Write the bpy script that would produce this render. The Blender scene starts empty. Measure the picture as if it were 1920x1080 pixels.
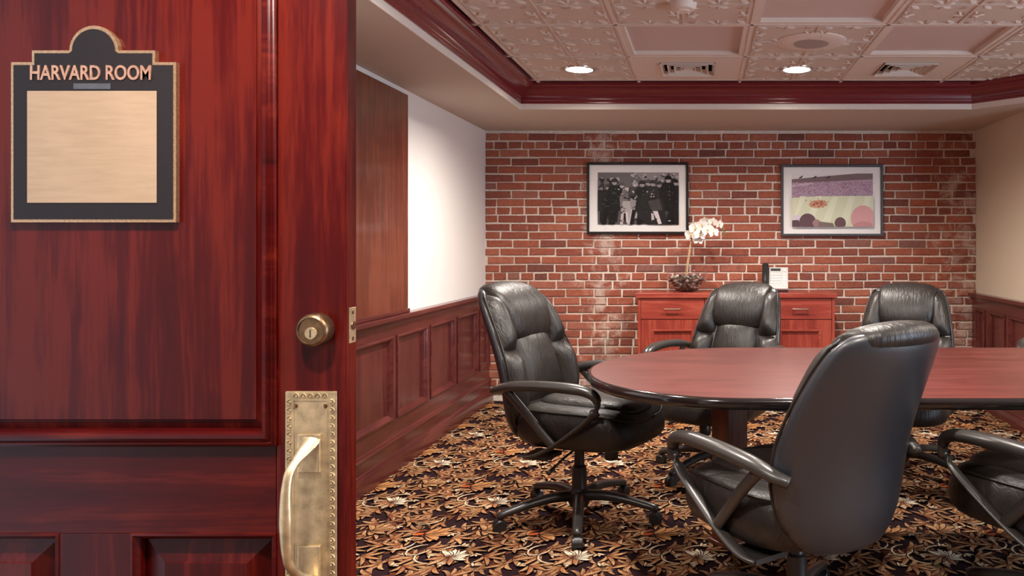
import bpy, bmesh, math, random
import numpy as np
from mathutils import Vector, Matrix
R = math.radians
PI = math.pi
random.seed(7)
SC = bpy.context.scene
COL = SC.collection

# ------------------------------------------------------------------ camera / light / exposure
F = 1450.0; PX, PY = 1322.0, 456.0; CH = 1.214          # focal length in px, principal point, eye height
cd = bpy.data.cameras.new('camera'); cam = bpy.data.objects.new('camera', cd); COL.objects.link(cam)
cam.location = (0, 0, CH); cam.rotation_euler = (PI/2, 0, 0)
cd.sensor_width = 36; cd.lens = F/1920*36
cd.shift_x = (960-PX)/1920; cd.shift_y = (PY-540)/1920
cd.clip_start = 0.05
SC.camera = cam
w = bpy.data.worlds.new('world'); SC.world = w; w.use_nodes = True
w.node_tree.nodes['Background'].inputs[0].default_value = (.75, .85, 1, 1)
w.node_tree.nodes['Background'].inputs[1].default_value = 1.0
SC.view_settings.view_transform = 'Standard'; SC.view_settings.look = 'None'
SC.view_settings.gamma = 1; SC.view_settings.use_curve_mapping = False
SC.view_settings.exposure = 0.72
LAMP_W = 142.0           # watts of one downlight
DAY_W = 80.0            # daylight through the window in the far right wall, out of view
def area(name, loc, rot, sx, sy, power, col):
    l = bpy.data.lights.new(name, 'AREA'); l.shape = 'RECTANGLE'; l.size = sx; l.size_y = sy; l.energy = power; l.color = col
    o = bpy.data.objects.new(name, l); COL.objects.link(o); o.location = loc; o.rotation_euler = rot; return o
area('window_daylight', (3.93, .95, 1.05), (R(90), 0, R(90)), 2.5, 1.85, DAY_W, (.68, .82, 1))

def px(x, y, Y):        # pixel + depth -> point
    return Vector(((x-PX)*Y/F, Y, CH-(y-PY)*Y/F))
def lin(r, g, b):
    f = lambda c: (c/255/12.92) if c <= 10 else ((c/255+.055)/1.055)**2.4
    return (f(r), f(g), f(b), 1)

# ------------------------------------------------------------------ materials
MATS = {}
def newmat(name):
    m = bpy.data.materials.new(name); m.use_nodes = True; MATS[name] = m
    nt = m.node_tree; return m, nt, nt.nodes['Principled BSDF']
def N(nt, t, **k):
    n = nt.nodes.new(t)
    for a, b in k.items(): setattr(n, a, b)
    return n
def setp(b, rough=.5, metal=0, spec=.5, coat=0, coatr=.1):
    b.inputs['Roughness'].default_value = rough; b.inputs['Metallic'].default_value = metal
    b.inputs['Specular IOR Level'].default_value = spec
    b.inputs['Coat Weight'].default_value = coat; b.inputs['Coat Roughness'].default_value = coatr
def ramp(nt, stops):
    n = nt.nodes.new('ShaderNodeValToRGB'); cr = n.color_ramp
    while len(cr.elements) < len(stops): cr.elements.new(.5)
    for e, (p, c) in zip(cr.elements, stops): e.position = p; e.color = c if len(c) == 4 else (*c, 1)
    return n
def noise(nt, scale, vec=None, detail=4, dist=0, rough=.55):
    n = N(nt, 'ShaderNodeTexNoise'); n.inputs['Scale'].default_value = scale; n.inputs['Detail'].default_value = detail
    n.inputs['Distortion'].default_value = dist; n.inputs['Roughness'].default_value = rough
    if vec is not None: nt.links.new(vec, n.inputs['Vector'])
    return n
def coords(nt, kind='Object', scale=(1, 1, 1)):
    if kind == 'World': t = N(nt, 'ShaderNodeNewGeometry').outputs['Position']
    else: t = N(nt, 'ShaderNodeTexCoord').outputs[kind]
    m = N(nt, 'ShaderNodeMapping'); m.inputs['Scale'].default_value = scale; nt.links.new(t, m.inputs['Vector'])
    return m.outputs['Vector']
def bump(nt, b, h, strength=.2, dist=.01):
    n = N(nt, 'ShaderNodeBump'); n.inputs['Strength'].default_value = strength; n.inputs['Distance'].default_value = dist
    nt.links.new(h, n.inputs['Height']); nt.links.new(n.outputs[0], b.inputs['Normal'])
def plain(name, col, rough=.5, metal=0, spec=.5, coat=0, nscale=60, nbump=.05, var=.12, kind='Object'):
    m, nt, b = newmat(name); setp(b, rough, metal, spec, coat)
    v = coords(nt, kind); n = noise(nt, nscale, v)
    c2 = tuple(min(1, c*(1+var)) for c in col[:3]); c1 = tuple(c*(1-var) for c in col[:3])
    r = ramp(nt, [(.3, c1), (.7, c2)]); nt.links.new(n.outputs[0], r.inputs[0]); nt.links.new(r.outputs[0], b.inputs['Base Color'])
    if nbump: bump(nt, b, n.outputs[0], nbump, .004)
    return m
def wood(name, dark, mid, light, axis='Z', rough=.3, coat=.5, gs=1.0, kind='Object', coatr=.12, spec=.5, bmp=.04):
    m, nt, b = newmat(name); setp(b, rough, 0, spec, coat, coatr)
    s = {'X': (1.0*gs, 14*gs, 14*gs), 'Y': (14*gs, 1.0*gs, 14*gs), 'Z': (14*gs, 14*gs, 1.0*gs)}[axis]
    v = coords(nt, kind, s); n = noise(nt, 1.1, v, 7, 1.4, .62)
    v2 = coords(nt, kind, tuple(x*6 for x in s)); n2 = noise(nt, 3, v2, 3)
    v3 = coords(nt, kind, (1, 1, 1)); n3 = noise(nt, 2.6, v3, 3, .6)
    a = N(nt, 'ShaderNodeMath', operation='MULTIPLY_ADD'); a.inputs[1].default_value = .3
    nt.links.new(n2.outputs[0], a.inputs[0]); nt.links.new(n.outputs[0], a.inputs[2])
    a2 = N(nt, 'ShaderNodeMath', operation='MULTIPLY_ADD'); a2.inputs[1].default_value = .5
    nt.links.new(n3.outputs[0], a2.inputs[0]); nt.links.new(a.outputs[0], a2.inputs[2])
    r = ramp(nt, [(.62, dark), (.88, mid), (1.0, light)]); nt.links.new(a2.outputs[0], r.inputs[0])
    nt.links.new(r.outputs[0], b.inputs['Base Color']); bump(nt, b, n2.outputs[0], bmp, .002)
    return m
DOORC = ((.022, .0005, .0006), (.051, .0014, .0013), (.092, .0066, .0030))
wood('door_wood_v', *DOORC, 'Z', .36, .08, .55, coatr=.2, spec=.16)
wood('door_wood_h', *DOORC, 'X', .36, .08, .55, coatr=.2, spec=.16)
WAIN = ((.050, .007, .008), (.085, .014, .013), (.12, .026, .022))
wood('wainscot_wood', *WAIN, 'Z', .3, .4, 1, coatr=.16, bmp=.012)
wood('wainscot_wood_h', *WAIN, 'Y', .3, .4, 1, coatr=.16, bmp=.012)
wood('panel_wood', (.08, .015, .008), (.125, .026, .013), (.18, .044, .022), 'Z', .3, .5, 1.2)
wood('credenza_wood', (.16, .018, .012), (.25, .035, .022), (.33, .06, .035), 'Z', .35, .3, 1.2)
wood('credenza_wood_h', (.17, .02, .014), (.26, .038, .024), (.34, .065, .04), 'X', .35, .3, 1.2)
wood('table_wood', (.058, .0105, .0085), (.082, .016, .0128), (.110, .024, .019), 'X', .36, .1, 1.6, coatr=.25, spec=.4)
wood('pedestal_wood', (.06, .015, .008), (.11, .028, .013), (.16, .045, .02), 'Z', .4, .2, 1.2)
plain('crown_paint', (.16, .013, .020), .26, 0, .5, .45, 30, .02, .08)
plain('soffit_paint', (.56, .475, .395), .75, nscale=90, nbump=.06, var=.03, kind='World')
plain('wall_paint', (.86, .82, .78), .7, nscale=120, nbump=.08, var=.02, kind='World')
plain('wall_cream', (.66, .55, .42), .7, nscale=120, nbump=.08, var=.03, kind='World')
plain('tile_paint', (.62, .52, .44), .5, nscale=200, nbump=.05, var=.05)
plain('tile_plain', (.72, .62, .54), .6, nscale=200, nbump=.05, var=.03)
plain('coffer_lens', (.60, .47, .43), .55, nscale=300, nbump=.08, var=.04)
plain('grid_paint', (.70, .60, .52), .5, nscale=100, nbump=0, var=.03)
plain('fixture_white', (.75, .66, .58), .45, nscale=100, nbump=0, var=.03)
plain('slot_dark', (.015, .012, .012), .8, nbump=0)
plain('speaker_mesh', (.42, .34, .30), .6, nscale=900, nbump=.5, var=.25)
plain('black_plastic', (.018, .016, .016), .38, nscale=250, nbump=.06, var=.2)
plain('arm_plastic', (.030, .026, .024), .33, nscale=250, nbump=.05, var=.2)
plain('black_gloss', (.012, .009, .009), .12, coat=.5, nbump=0)
plain('frame_black', (.012, .011, .011), .35, nbump=0)
plain('frame_grey', (.06, .06, .07), .35, nbump=0)
plain('mat_board', (.88, .85, .82), .8, nscale=300, nbump=.02, var=.02)
plain('chrome', (.75, .72, .68), .18, 1, nbump=0, var=.03)
plain('brass_aged', (.55, .42, .25), .38, .75, nscale=45, nbump=.12, var=.28)
plain('brass_dark', (.22, .13, .07), .35, .9, nscale=60, nbump=.1, var=.3)
plain('bronze_border', (.50, .30, .17), .4, .85, nscale=200, nbump=.2, var=.25)
plain('copper_letters', (.62, .33, .22), .4, .8, nscale=150, nbump=.1, var=.2)
plain('plaque_dark', (.013, .009, .010), .55, spec=.25, nscale=400, nbump=.08, var=.15)
plain('phone_grey', (.50, .48, .46), .45, nbump=0, var=.03)
plain('phone_key', (.68, .66, .63), .45, nbump=0, var=.03)
plain('phone_lcd', (.05, .055, .05), .2, nbump=0)
plain('petal_white', (.88, .82, .76), .55, nscale=80, nbump=.05, var=.04)
plain('petal_heart', (.62, .50, .12), .5, nbump=0)
plain('stem_tan', (.50, .34, .20), .6, nbump=.05)
plain('stem_green', (.16, .19, .06), .6, nbump=.05)
plain('mortar', (.76, .65, .55), .9, nscale=140, nbump=.8, var=.25, kind='World')
# brushed gold sheet
m, nt, b = newmat('gold_sheet'); setp(b, .5, .35, .5)
v = coords(nt, 'Object', (4, 4, 40)); n = noise(nt, 3, v, 3, .2); v2 = coords(nt, 'Object'); n2 = noise(nt, 9, v2, 3)
a = N(nt, 'ShaderNodeMath', operation='MULTIPLY_ADD'); a.inputs[1].default_value = .7
nt.links.new(n2.outputs[0], a.inputs[0]); nt.links.new(n.outputs[0], a.inputs[2])
r = ramp(nt, [(.45, (.37, .245, .15)), (1.0, (.45, .305, .195))]); nt.links.new(a.outputs[0], r.inputs[0]); nt.links.new(r.outputs[0], b.inputs['Base Color'])
bump(nt, b, n.outputs[0], .08, .002)
# leather
def leather(name, col):
    m, nt, b = newmat(name); setp(b, .43, 0, .42, .05, .3)
    v = coords(nt, 'Object'); n = noise(nt, 260, v, 3); n2 = noise(nt, 9, v, 3, 1.2)
    v3 = coords(nt, 'Object', (9, 26, 5)); n3 = noise(nt, 1.6, v3, 3, 2.0)
    r = ramp(nt, [(.3, tuple(c*.75 for c in col)), (.7, tuple(c*1.35 for c in col))]); nt.links.new(n2.outputs[0], r.inputs[0])
    nt.links.new(r.outputs[0], b.inputs['Base Color'])
    a = N(nt, 'ShaderNodeMath', operation='MULTIPLY_ADD'); a.inputs[1].default_value = .05
    nt.links.new(n.outputs[0], a.inputs[0]); nt.links.new(n3.outputs[0], a.inputs[2])
    bump(nt, b, a.outputs[0], .35, .012); return m
leather('leather', (.016, .0122, .0105))
m, nt, b = newmat('leather_shell'); setp(b, .40, 0, .8, .15, .25)
v = coords(nt, 'Object'); n = noise(nt, 300, v, 3)
b.inputs['Base Color'].default_value = (.012, .0135, .019, 1); bump(nt, b, n.outputs[0], .1, .003)
# bricks: colour by object (single ones) or by attribute (joined rest), white bloom and soot by place
def brickmat(name, joined):
    m, nt, b = newmat(name); setp(b, .85, 0, .25)
    if joined: src = N(nt, 'ShaderNodeAttribute', attribute_name='rnd').outputs['Fac']
    else: src = N(nt, 'ShaderNodeObjectInfo').outputs['Random']
    r = ramp(nt, [(0, (.19, .07, .055)), (.08, (.26, .082, .056)), (.35, (.32, .094, .058)), (.7, (.38, .115, .068)), (.92, (.43, .15, .095)), (1, (.25, .11, .09))])
    nt.links.new(src, r.inputs[0])
    v = coords(nt, 'World'); n = noise(nt, 38, v, 5); n2 = noise(nt, 6.5, v, 6, .6, .72); n3 = noise(nt, 150, v, 3)
    mx = N(nt, 'ShaderNodeMixRGB', blend_type='MULTIPLY'); mx.inputs[0].default_value = .55
    rr = ramp(nt, [(.25, (.5, .48, .48)), (.7, (1.12, 1.1, 1.1))]); nt.links.new(n.outputs[0], rr.inputs[0])
    nt.links.new(r.outputs[0], mx.inputs[1]); nt.links.new(rr.outputs[0], mx.inputs[2])
    # bloom: old plaster left on a strip of the wall and at its far end
    sx = N(nt, 'ShaderNodeSeparateXYZ'); nt.links.new(v, sx.inputs[0])
    def band(c, hw, hi):
        s = N(nt, 'ShaderNodeMath', operation='SUBTRACT'); s.inputs[1].default_value = c; nt.links.new(sx.outputs['X'], s.inputs[0])
        ab = N(nt, 'ShaderNodeMath', operation='ABSOLUTE'); nt.links.new(s.outputs[0], ab.inputs[0])
        mr = N(nt, 'ShaderNodeMapRange'); mr.inputs[1].default_value = 0; mr.inputs[2].default_value = hw; mr.inputs[3].default_value = hi; mr.inputs[4].default_value = 0
        nt.links.new(ab.outputs[0], mr.inputs[0]); return mr.outputs[0]
    ad = N(nt, 'ShaderNodeMath', operation='ADD'); nt.links.new(band(-.78, .26, .26), ad.inputs[0]); nt.links.new(band(2.0, .40, .20), ad.inputs[1])
    ad2 = N(nt, 'ShaderNodeMath', operation='ADD'); nt.links.new(ad.outputs[0], ad2.inputs[0]); nt.links.new(n2.outputs[0], ad2.inputs[1])
    ad3 = N(nt, 'ShaderNodeMath', operation='MULTIPLY_ADD'); ad3.inputs[1].default_value = .18; nt.links.new(n3.outputs[0], ad3.inputs[0]); nt.links.new(ad2.outputs[0], ad3.inputs[2])
    r2 = ramp(nt, [(.73, (0, 0, 0)), (.90, (.75, .75, .75))]); nt.links.new(ad3.outputs[0], r2.inputs[0])
    m2 = N(nt, 'ShaderNodeMixRGB'); m2.inputs[2].default_value = (.62, .50, .43, 1)
    nt.links.new(r2.outputs[0], m2.inputs[0]); nt.links.new(mx.outputs[0], m2.inputs[1]); nt.links.new(m2.outputs[0], b.inputs['Base Color'])
    bump(nt, b, n.outputs[0], .5, .006); return m
brickmat('brick', False); brickmat('brick_rest', True)
# painted-by-attribute material (prints, carpet)
def attrmat(name, rough, pile=0):
    m, nt, b = newmat(name); setp(b, rough, 0, .3 if not pile else .1)
    a = N(nt, 'ShaderNodeAttribute', attribute_name='Col')
    if pile:
        v = coords(nt, 'World'); n = noise(nt, 420, v, 2); n2 = noise(nt, 70, v, 3)
        mx = N(nt, 'ShaderNodeMixRGB', blend_type='MULTIPLY'); mx.inputs[0].default_value = .75
        rr = ramp(nt, [(.3, (.45, .42, .4)), (.65, (1.2, 1.2, 1.2))]); nt.links.new(n2.outputs[0], rr.inputs[0])
        nt.links.new(a.outputs['Color'], mx.inputs[1]); nt.links.new(rr.outputs[0], mx.inputs[2]); nt.links.new(mx.outputs[0], b.inputs['Base Color'])
        bump(nt, b, n.outputs[0], .5, .004)
    else: nt.links.new(a.outputs['Color'], b.inputs['Base Color'])
    return m
attrmat('print', .35); attrmat('carpet_leaf', .95, 1); attrmat('stone_mix', .35)
plain('carpet_ground', (.022, .009, .011), .95, spec=.1, nscale=300, nbump=.4, var=.4, kind='World')
m, nt, b = newmat('clear_glass'); setp(b, .02); b.inputs['Transmission Weight'].default_value = 1; b.inputs['IOR'].default_value = 1.25; b.inputs['Base Color'].default_value = (.97, .97, .97, 1)
m, nt, b = newmat('lamp_lens'); b.inputs['Emission Color'].default_value = (1, .90, .78, 1); b.inputs['Emission Strength'].default_value = 14

# ------------------------------------------------------------------ mesh helpers
def link(o, parent=None):
    COL.objects.link(o)
    if parent: o.parent = parent
    return o
def mesh(name, v, f, mat, parent=None, smooth=None, sub=0, loc=None):
    me = bpy.data.meshes.new(name); me.from_pydata([tuple(p) for p in v], [], f); me.update()
    bm = bmesh.new(); bm.from_mesh(me); bmesh.ops.recalc_face_normals(bm, faces=bm.faces); bm.to_mesh(me); bm.free()
    if mat: me.materials.append(MATS[mat])
    if smooth is not None:
        me.polygons.foreach_set('use_smooth', [True]*len(me.polygons))
        if smooth < 180: me.set_sharp_from_angle(angle=R(smooth))
    o = bpy.data.objects.new(name, me); link(o, parent)
    if loc is not None: o.location = loc
    if sub:
        s = o.modifiers.new('sub', 'SUBSURF'); s.levels = sub; s.render_levels = sub
    return o
class G:
    """collects geometry for one mesh"""
    def __init__(s): s.v = []; s.f = []
    def add(s, v, f):
        o = len(s.v); s.v += [Vector(p) for p in v]; s.f += [tuple(i+o for i in q) for q in f]; return s
    def box(s, x0, x1, y0, y1, z0, z1, bev=0):
        bm = bmesh.new(); bmesh.ops.create_cube(bm, size=1)
        for p in bm.verts: p.co = Vector((x0+(p.co.x+.5)*(x1-x0), y0+(p.co.y+.5)*(y1-y0), z0+(p.co.z+.5)*(z1-z0)))
        if bev: bmesh.ops.bevel(bm, geom=list(bm.edges), offset=bev, segments=2, profile=.5, affect='EDGES')
        bm.verts.index_update(); s.add([p.co.copy() for p in bm.verts], [[q.index for q in f.verts] for f in bm.faces]); bm.free(); return s
    def lathe(s, prof, n=24, c=(0, 0, 0), axis='Z', close=True):
        v = []; f = []; k = len(prof)
        for i in range(n):
            a = 2*PI*i/n
            for r, z in prof:
                p = (r*math.cos(a), r*math.sin(a), z)
                if axis == 'Y': p = (p[0], -p[2], p[1])       # axis towards -Y
                if axis == 'X': p = (p[2], p[0], p[1])
                v.append(Vector(p)+Vector(c))
        for i in range(n):
            j = (i+1) % n
            for q in range(k-1): f.append((i*k+q, j*k+q, j*k+q+1, i*k+q+1))
        if close:
            f.append(tuple(i*k for i in range(n))); f.append(tuple(i*k+k-1 for i in range(n)))
        return s.add(v, f)
    def loft(s, rings, cap=True):
        n = len(rings[0]); v = [p for r in rings for p in r]; f = []
        for i in range(len(rings)-1):
            for j in range(n):
                k = (j+1) % n; f.append((i*n+j, i*n+k, (i+1)*n+k, (i+1)*n+j))
        if cap: f.append(tuple(range(n))); f.append(tuple(range((len(rings)-1)*n, len(rings)*n)))
        return s.add(v, f)
    def sweep(s, path, ra, rb=None, up=(0, 0, 1), n=10, cap=True):
        """tube along path; ra across, rb along up; numbers or lists"""
        path = [Vector(p) for p in path]; m = len(path)
        ra = ra if isinstance(ra, (list, tuple)) else [ra]*m; rb = ra if rb is None else rb
        rb = rb if isinstance(rb, (list, tuple)) else [rb]*m
        rings = []
        for i, p in enumerate(path):
            t = (path[min(i+1, m-1)]-path[max(i-1, 0)]).normalized(); u = Vector(up)
            sd = t.cross(u)
            if sd.length < 1e-4: sd = t.cross(Vector((1, 0, 0)))
            sd.normalize(); u2 = sd.cross(t).normalized()
            rings.append([p+sd*math.cos(2*PI*j/n)*ra[i]+u2*math.sin(2*PI*j/n)*rb[i] for j in range(n)])
        return s.loft(rings, cap)
    def prism(s, poly, lo, hi, plane='XY'):
        n = len(poly); mk = {'XY': lambda a, b, c: (a, b, c), 'XZ': lambda a, b, c: (a, c, b), 'YZ': lambda a, b, c: (c, a, b)}[plane]
        v = [mk(a, b, lo) for a, b in poly]+[mk(a, b, hi) for a, b in poly]
        f = [tuple(range(n)), tuple(range(n, 2*n))]+[(i, (i+1) % n, n+(i+1) % n, n+i) for i in range(n)]
        return s.add(v, f)
    def xf(s, M):
        s.v = [M @ p for p in s.v]; return s
    def build(s, name, mat, parent=None, smooth=None, sub=0, loc=None): return mesh(name, s.v, s.f, mat, parent, smooth, sub, loc)
def catmull(pts, k=6):
    pts = [Vector(p) for p in pts]; out = []
    for i in range(len(pts)-1):
        a = pts[max(i-1, 0)]; b = pts[i]; c = pts[i+1]; d = pts[min(i+2, len(pts)-1)]
        for j in range(k):
            t = j/k; out.append(.5*((2*b)+(c-a)*t+(2*a-5*b+4*c-d)*t*t+(3*b-a-3*c+d)*t**3))
    out.append(pts[-1]); return out
def interp(xs, ys, x): return float(np.interp(x, xs, ys))
def sweep_poly(pts, prof, closed=True):
    """mitred moulding: prof = [(inward offset, z)], pts counter-clockwise in XY (inside on the left)"""
    n = len(pts); P = [Vector(p) for p in pts]; rings = []
    for i in range(n):
        e1 = (P[i]-P[i-1]).normalized() if (closed or i > 0) else (P[1]-P[0]).normalized()
        e2 = (P[(i+1) % n]-P[i]).normalized() if (closed or i < n-1) else e1
        n1 = Vector((-e1.y, e1.x)); n2 = Vector((-e2.y, e2.x)); b = (n1+n2); b = b/max(1e-6, b.dot(n1))
        rings.append([Vector((P[i].x+b.x*o, P[i].y+b.y*o, z)) for o, z in prof])
    g = G()
    if closed: rings.append(rings[0])
    return g.loft(rings, cap=not closed)
def tag(o, label, cat, group=None):
    o['label'] = label; o['category'] = cat
    if group: o['group'] = group
    return o
def empty(name, loc=(0, 0, 0), rz=0, label=None, cat=None, group=None):
    o = bpy.data.objects.new(name, None); link(o); o.location = loc; o.rotation_euler = (0, 0, rz); o.empty_display_size = .1
    if label: tag(o, label, cat, group)
    return o
def struct(o): o['kind'] = 'structure'; return o
def copy_tree(o, parent=None):
    c = o.copy(); COL.objects.link(c); c.parent = parent
    for ch in list(o.children): copy_tree(ch, c)
    return c
class Flat:
    """coloured flat polygons -> one mesh with a colour attribute"""
    def __init__(s): s.v = []; s.f = []; s.c = []; s.h = 0
    def poly(s, pts, col, mapf, dh=.00006):
        s.h += dh; o = len(s.v); s.v += [mapf(x, y, s.h) for x, y in pts]; s.f.append(tuple(range(o, o+len(pts)))); s.c.append([col]*len(pts) if not isinstance(col, list) else col)
    def build(s, name, mat, parent):
        me = bpy.data.meshes.new(name); me.from_pydata([tuple(p) for p in s.v], [], s.f); me.update()
        a = me.color_attributes.new('Col', 'FLOAT_COLOR', 'CORNER')
        a.data.foreach_set('color', [x for c in s.c for q in c for x in q]); me.materials.append(MATS[mat])
        o = bpy.data.objects.new(name, me); return link(o, parent)

# ------------------------------------------------------------------ room shell
XL, XR, YB, YF, XE, YR = -1.689, 2.083, 5.945, -1.6, 4.0, 4.85      # left, right, back, front, far right, return
ZS, ZC = 2.079, 2.23                                                  # soffit and tile heights
fl = struct(G().box(XL-.1, XE+.1, YF-.1, YB+.1, -.1, 0).build('floor', 'carpet_ground'))
# carpet pattern: one drawn repeat of leaves, flowers and fruit, laid again and again
def carpet():
    rnd = random.Random(21); CW, CL = .475, .63
    V = []; Fc = []; C = []; lay = [0]
    def leaf1(x, y, ang, L, W, bend, ca, cb, tip=None):
        lay[0] += 1; z = .0004+lay[0]*.000016; k = 5; o = len(V)
        for i in range(k+1):
            t = i/k; a = ang+bend*t
            cx = x+sum(math.cos(ang+bend*(j+.5)/k)*L/k for j in range(i)); cy = y+sum(math.sin(ang+bend*(j+.5)/k)*L/k for j in range(i))
            wd = W*(math.sin(PI*min(1, t*.86+.10))**.8); wd = max(wd, .0006) if i < k else .0004
            nx, ny = -math.sin(a), math.cos(a)
            V.extend([(cx+nx*wd, cy+ny*wd, z), (cx, cy, z), (cx-nx*wd, cy-ny*wd, z)])
        for i in range(k):
            q = o+i*3; t = i/k; tt = tip or cb
            m1 = [ca[j]*(1-t*.7)+tt[j]*t*.7 for j in range(3)]+[1]; m2 = [cb[j]*(1-t*.4)+tt[j]*t*.4 for j in range(3)]+[1]
            Fc.append((q, q+1, q+4, q+3)); C.append(m1); Fc.append((q+1, q+2, q+5, q+4)); C.append(m2)
    dk = lin(46, 24, 24)
    def leaf(x, y, ang, L, W, bend, ca, cb, tip=None, edge=True):
        if edge: leaf1(x-.003*math.cos(ang), y-.003*math.sin(ang), ang, L*1.07, W*1.3+.0012, bend, dk, dk, dk)
        leaf1(x, y, ang, L, W, bend, ca, cb, tip)
    gold = [lin(160, 108, 66), lin(136, 84, 52), lin(180, 136, 94), lin(120, 72, 48), lin(154, 90, 56)]
    brown = [lin(104, 54, 36), lin(84, 44, 32), lin(118, 66, 42)]
    cream = lin(226, 206, 176); pale = lin(205, 170, 128); red = lin(176, 62, 34); olive = lin(120, 100, 66)
    def spray(x, y, ang, n, spread, L, W, pal, tip, bend=.7):
        for i in range(n):
            u = (i/(n-1)-.5) if n > 1 else 0
            ca = rnd.choice(pal); cb = rnd.choice(pal)
            leaf(x, y, ang+u*spread, L*(1-.55*abs(u))*rnd.uniform(.85, 1.1), W*rnd.uniform(.8, 1.15), bend*u*2+rnd.uniform(-.35, .35), ca, cb, tip)
    for i in range(16):                                     # ground foliage
        spray((i % 4+rnd.random())/4*CW, (i//4+rnd.random())/4*CL, rnd.choice([0, PI])+rnd.uniform(-.6, .6), 4, 1.7, .10, .009, brown+[olive], gold[1])
    spots = [(i % 5, i//5) for i in range(35)]; rnd.shuffle(spots)
    for i, (gx, gy) in enumerate(spots):
        x = (gx+.5+rnd.uniform(-.3, .3))/5*CW; y = (gy+.5+rnd.uniform(-.3, .3))/7*CL
        spray(x, y, (0 if (gx+gy) % 2 else PI)+rnd.uniform(-.7, .7), 5, 1.9, .105, .0088, gold, pale, 1.3)
    for i in range(6):                                      # thin pale scrolls
        leaf(rnd.random()*CW, rnd.random()*CL, rnd.uniform(0, 6.28), .15, .0045, rnd.choice([-2.2, 2.2]), pale, cream, cream)
    spray(.33, .40, .4, 7, 2.3, .10, .015, gold[:3], pale, .8)   # fruit with its red shoulder
    for i in range(10): leaf(.10, .36, PI*.6+i*.16, .05, .012, .3, red, lin(196, 92, 46), lin(190, 120, 60))
    spray(.10, .36, .05, 7, 1.5, .13, .016, [lin(186, 130, 80), lin(172, 112, 66)], lin(204, 158, 110), .5)
    spray(.30, .13, 3.6, 6, 1.6, .13, .013, gold, pale, .8)      # flower
    for i in range(9): leaf(.28, .12, -.5+i*.33, .062 if i % 2 else .078, .011, .25, cream, lin(236, 222, 198), cream)
    spray(.27, .115, 1.0, 4, 1.4, .045, .008, [gold[3], brown[0]], cream)
    for i in range(9):
        x, y, a0 = rnd.random()*CW, rnd.random()*CL, rnd.uniform(0, 6.28)
        for k in (-.5, 0, .5): leaf(x, y, a0+k, .034, .0055, k, cream, pale, cream)
    V = np.array(V, dtype=np.float64); Fq = np.array(Fc); C = np.array(C)
    vs, fs, cs = [], [], []; off = 0
    cen = V[Fq].mean(axis=1)
    for iy in range(-4, 11):
        for ix in range(-5, 9):
            d = np.array([ix*CW-.06-1.2, iy*CL-.3, 0])
            P = cen+d
            ok = (P[:, 0] > XL+.03) & (P[:, 0] < XE-.03) & (P[:, 1] > YF+.05) & (P[:, 1] < YB-.03) & ~((P[:, 0] > XR-.03) & (P[:, 1] > YR-.03))
            if not ok.any(): continue
            vs.append(V+d); fs.append(Fq[ok]+off); cs.append(C[ok]); off += len(V)
    vs = np.concatenate(vs); fs = np.concatenate(fs); cs = np.concatenate(cs)
    used = np.unique(fs); remap = np.full(len(vs), -1); remap[used] = np.arange(len(used)); vs = vs[used]; fs = remap[fs]
    me = bpy.data.meshes.new('carpet_pattern')
    me.vertices.add(len(vs)); me.vertices.foreach_set('co', vs.ravel())
    me.loops.add(len(fs)*4); me.loops.foreach_set('vertex_index', fs.ravel())
    me.polygons.add(len(fs)); me.polygons.foreach_set('loop_start', np.arange(len(fs))*4)
    me.update(calc_edges=True); me.validate()
    a = me.color_attributes.new('Col', 'FLOAT_COLOR', 'CORNER'); a.data.foreach_set('color', np.repeat(cs, 4, axis=0).ravel())
    me.materials.append(MATS['carpet_leaf']); o = bpy.data.objects.new('carpet_pattern', me); link(o, fl); o['kind'] = 'stuff'
carpet()

# walls
wl = G().box(XL-.12, XL, YF-.1, .46, 0, 2.4).box(XL-.12, XL, 1.52, YB+.1, 0, 2.4).box(XL-.12, XL, .46, 1.52, 2.06, 2.4)
wl = struct(wl.build('wall_left', 'wall_paint'))
wr = struct(G().box(XR, XR+.12, YR, YB+.1, 0, 2.4).build('wall_right', 'wall_cream'))
struct(G().box(XR+.12, XE+.1, YR, YR+.12, 0, 2.4).build('wall_return', 'wall_cream'))
WY0, WY1, WZ0, WZ1 = -.35, 2.25, .08, 2.02
g = G().box(XE, XE+.12, YF-.1, WY0, 0, 2.4).box(XE, XE+.12, WY1, YR, 0, 2.4).box(XE, XE+.12, WY0, WY1, 0, WZ0).box(XE, XE+.12, WY0, WY1, WZ1, 2.4)
struct(g.build('wall_far_right', 'wall_cream'))
struct(G().box(XL, XE, YF-.1, YF, 0, 2.4).build('wall_front', 'panel_wood'))
wn = struct(empty('window_1', (XE, 0, 0)))
g = G().box(-.02, .06, WY0, WY1, WZ0-.03, WZ0+.03).box(-.02, .06, WY0, WY1, WZ1-.03, WZ1+.03)
for y in (WY0, (WY0+WY1)/2-.03, WY1-.06): g.box(-.01, .05, y, y+.06, WZ0, WZ1)
g.build('window_frame', 'wainscot_wood', wn)
G().box(.024, .03, WY0, WY1, WZ0, WZ1).build('pane', 'clear_glass', wn)

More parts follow.
